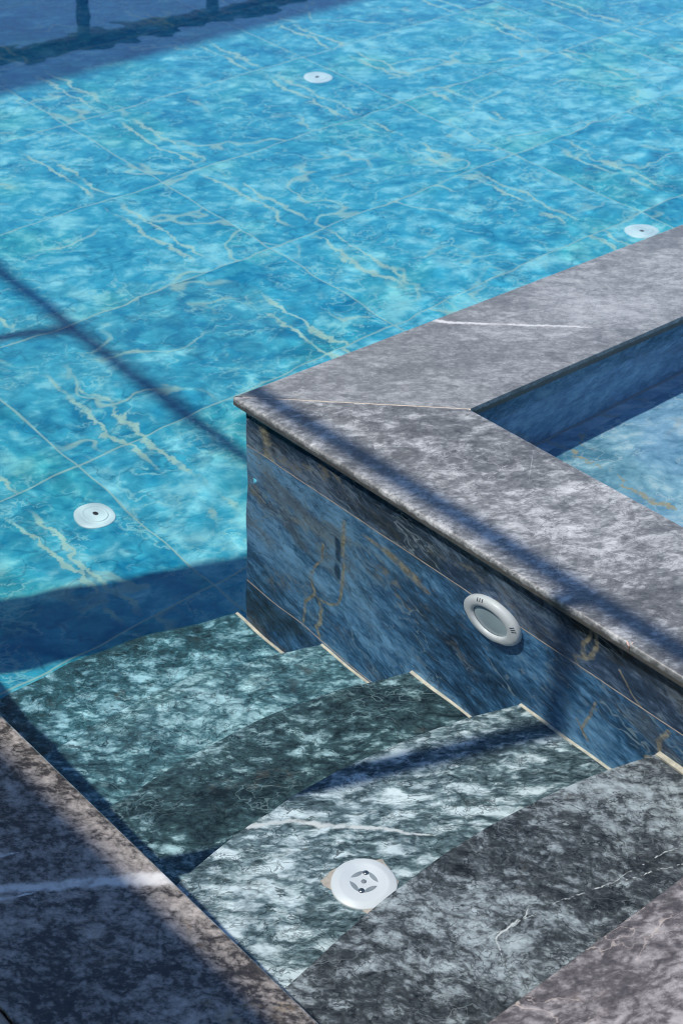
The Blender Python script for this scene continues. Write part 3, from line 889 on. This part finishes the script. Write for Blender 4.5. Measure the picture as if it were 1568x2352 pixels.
# ------------------------------------------------------------------ water
def ripple(X, Y):
    rng = random.Random(5)
    Z = np.zeros_like(X)
    for lam, slope, n in ((0.55, 0.003, 5), (0.26, 0.004, 6), (0.13, 0.0075, 8), (0.07, 0.006, 8)):
        for _ in range(n):
            a = rng.uniform(0, 2 * math.pi)
            l = lam * rng.uniform(0.75, 1.3)
            k = 2 * math.pi / l
            ph = rng.uniform(0, 6.28)
            Z += (slope / math.sqrt(n)) / k * np.sin(k * (X * math.cos(a) + Y * math.sin(a)) + ph)
    far = np.clip((Y / S - 1.9) / 0.8, 0, 1)
    return Z * (1.0 - 0.75 * far * far * (3 - 2 * far))


def axis(a, b, cuts, near, far, c0, c1):
    """graded coordinate list (metres) with forced cut positions"""
    pts = [a]
    x = a
    while x < b:
        d_ = 0 if c0 <= x <= c1 else (x - c1 if x > c1 else c0 - x)
        x += near + (far - near) * min(1, d_ / 4.0)
        pts.append(min(x, b))
    pts = np.array(sorted(set(pts)))
    for c in cuts:
        i = int(np.argmin(abs(pts - c)))
        pts[i] = c
    return pts


def water_body(name, x0, x1, y0, y1, zb, hole, near, far):
    """closed body of water: rippled top sheet, straight sides, flat bottom; hole = (x, y): cells with x>hx and y<hy left out"""
    cx_ = [hole[0] * S] if hole else []
    cy_ = [hole[1] * S] if hole else []
    xs = axis(x0 * S, x1 * S, cx_, near, far, 0.5 * S, 2.6 * S)
    yy = axis(y0 * S, y1 * S, cy_, near, far, 0.4 * S, 3.2 * S)
    Xg, Yg = np.meshgrid(xs, yy, indexing='ij')
    Zg = WATER * S + ripple(Xg, Yg)
    nx, ny = Xg.shape
    keep = np.ones((nx - 1, ny - 1), bool)
    if hole:
        xc = (xs[:-1] + xs[1:]) / 2; yc = (yy[:-1] + yy[1:]) / 2
        keep[np.ix_(xc > hole[0] * S, yc < hole[1] * S)] = False
    idx = np.arange(nx * ny).reshape(nx, ny)
    top = np.stack([idx[:-1, :-1], idx[1:, :-1], idx[1:, 1:], idx[:-1, 1:]], -1)[keep]
    n = nx * ny
    P = np.concatenate([np.stack([Xg, Yg, Zg], -1).reshape(-1, 3),
                        np.stack([Xg, Yg, np.full_like(Xg, zb * S)], -1).reshape(-1, 3)])
    bot = top[:, ::-1] + n
    e = np.concatenate([top[:, [0, 1]], top[:, [1, 2]], top[:, [2, 3]], top[:, [3, 0]]])
    key = np.minimum(e[:, 0], e[:, 1]).astype(np.int64) * (2 * n) + np.maximum(e[:, 0], e[:, 1])
    u, inv, cnt = np.unique(key, return_inverse=True, return_counts=True)
    be = e[cnt[inv] == 1]
    side = np.stack([be[:, 1], be[:, 0], be[:, 0] + n, be[:, 1] + n], -1)
    faces = np.concatenate([top, bot, side])
    used = np.unique(faces)
    remap = np.full(2 * n, -1); remap[used] = np.arange(len(used))
    me = np_mesh(name, P[used], remap[faces])
    sm = np.ones(len(me.polygons), bool)
    me.polygons.foreach_set('use_smooth', sm)
    o = put(name, me, water_mat)
    tag(o, kind='structure')
    o.cycles.is_caustics_caster = True
    return o


water_body('pool_water', 0.10, POOL_X1 + 0.05, 0.45, POOL_Y1 + 0.20, FLOOR - 0.1, (1.2, 1.31), 0.014, 0.05)
water_body('spa_water', 1.2005, 3.3, -0.3, 1.3095, SPA_Z - 0.1, None, 0.02, 0.05)

# ------------------------------------------------------------------ small things on the water and the coping
def bubble_mat():
    b = NB('clear_bubble_film')
    g = b.n('ShaderNodeBsdfGlass')
    g.inputs['Roughness'].default_value = 0.0
    g.inputs['IOR'].default_value = 1.06
    b.t.links.new(g.outputs[0], b.out.inputs['Surface'])
    return b.mat


rb = 0.0036 * S
bub = put('air_bubble', lathe_mesh('air_bubble', [(0, -0.001), (rb * 1.5, -0.001), (rb * 1.55, 0.0004), (rb * 1.2, 0.0012), (rb, 0.0026), (rb * 0.85, rb * 0.55), (rb * 0.5, rb * 0.88), (0, rb)], 32), bubble_mat())
bub.location = (0.996 * S, 1.264 * S, WATER * S + 0.0004)
tag(bub, 'small clear air bubble floating on the water near the spa corner', 'bubble')

bugm = plain('insect_body_brown', (0.16, 0.07, 0.05), 0.4, vary=0.3, scale=300)
wingm = plain('insect_wing_tan', (0.42, 0.28, 0.22), 0.35, vary=0.2, scale=300)
bug = thing('insect', 'tiny reddish winged insect on the edge of the spa coping', 'insect', loc=(1.0862 * S, 0.757 * S, -0.003 * S))
bug.rotation_euler = (0, -0.7, 0.5)


def blob(name, mat, parent, sx, sy, sz, loc, rz=0.0):
    bm = bmesh.new()
    bmesh.ops.create_uvsphere(bm, u_segments=14, v_segments=8, radius=1.0)
    for v in bm.verts:
        t_ = 1 - 0.35 * max(0, v.co.x)
        v.co = Vector((v.co.x * sx, v.co.y * sy * t_, v.co.z * sz * t_))
    o = put(name, bm_mesh(bm, name, smooth=True), mat, parent)
    o.location = loc; o.rotation_euler = (0, 0, rz)
    return o


blob('body', bugm, bug, 0.0052, 0.0014, 0.0014, (0, 0, 0.0015))
blob('head', bugm, bug, 0.0013, 0.0012, 0.0012, (-0.0058, 0, 0.0015))
blob('wing', wingm, bug, 0.0055, 0.0017, 0.0003, (0.003, 0.0030, 0.0026), 0.55)
blob('wing', wingm, bug, 0.0055, 0.0017, 0.0003, (0.003, -0.0030, 0.0026), -0.55)
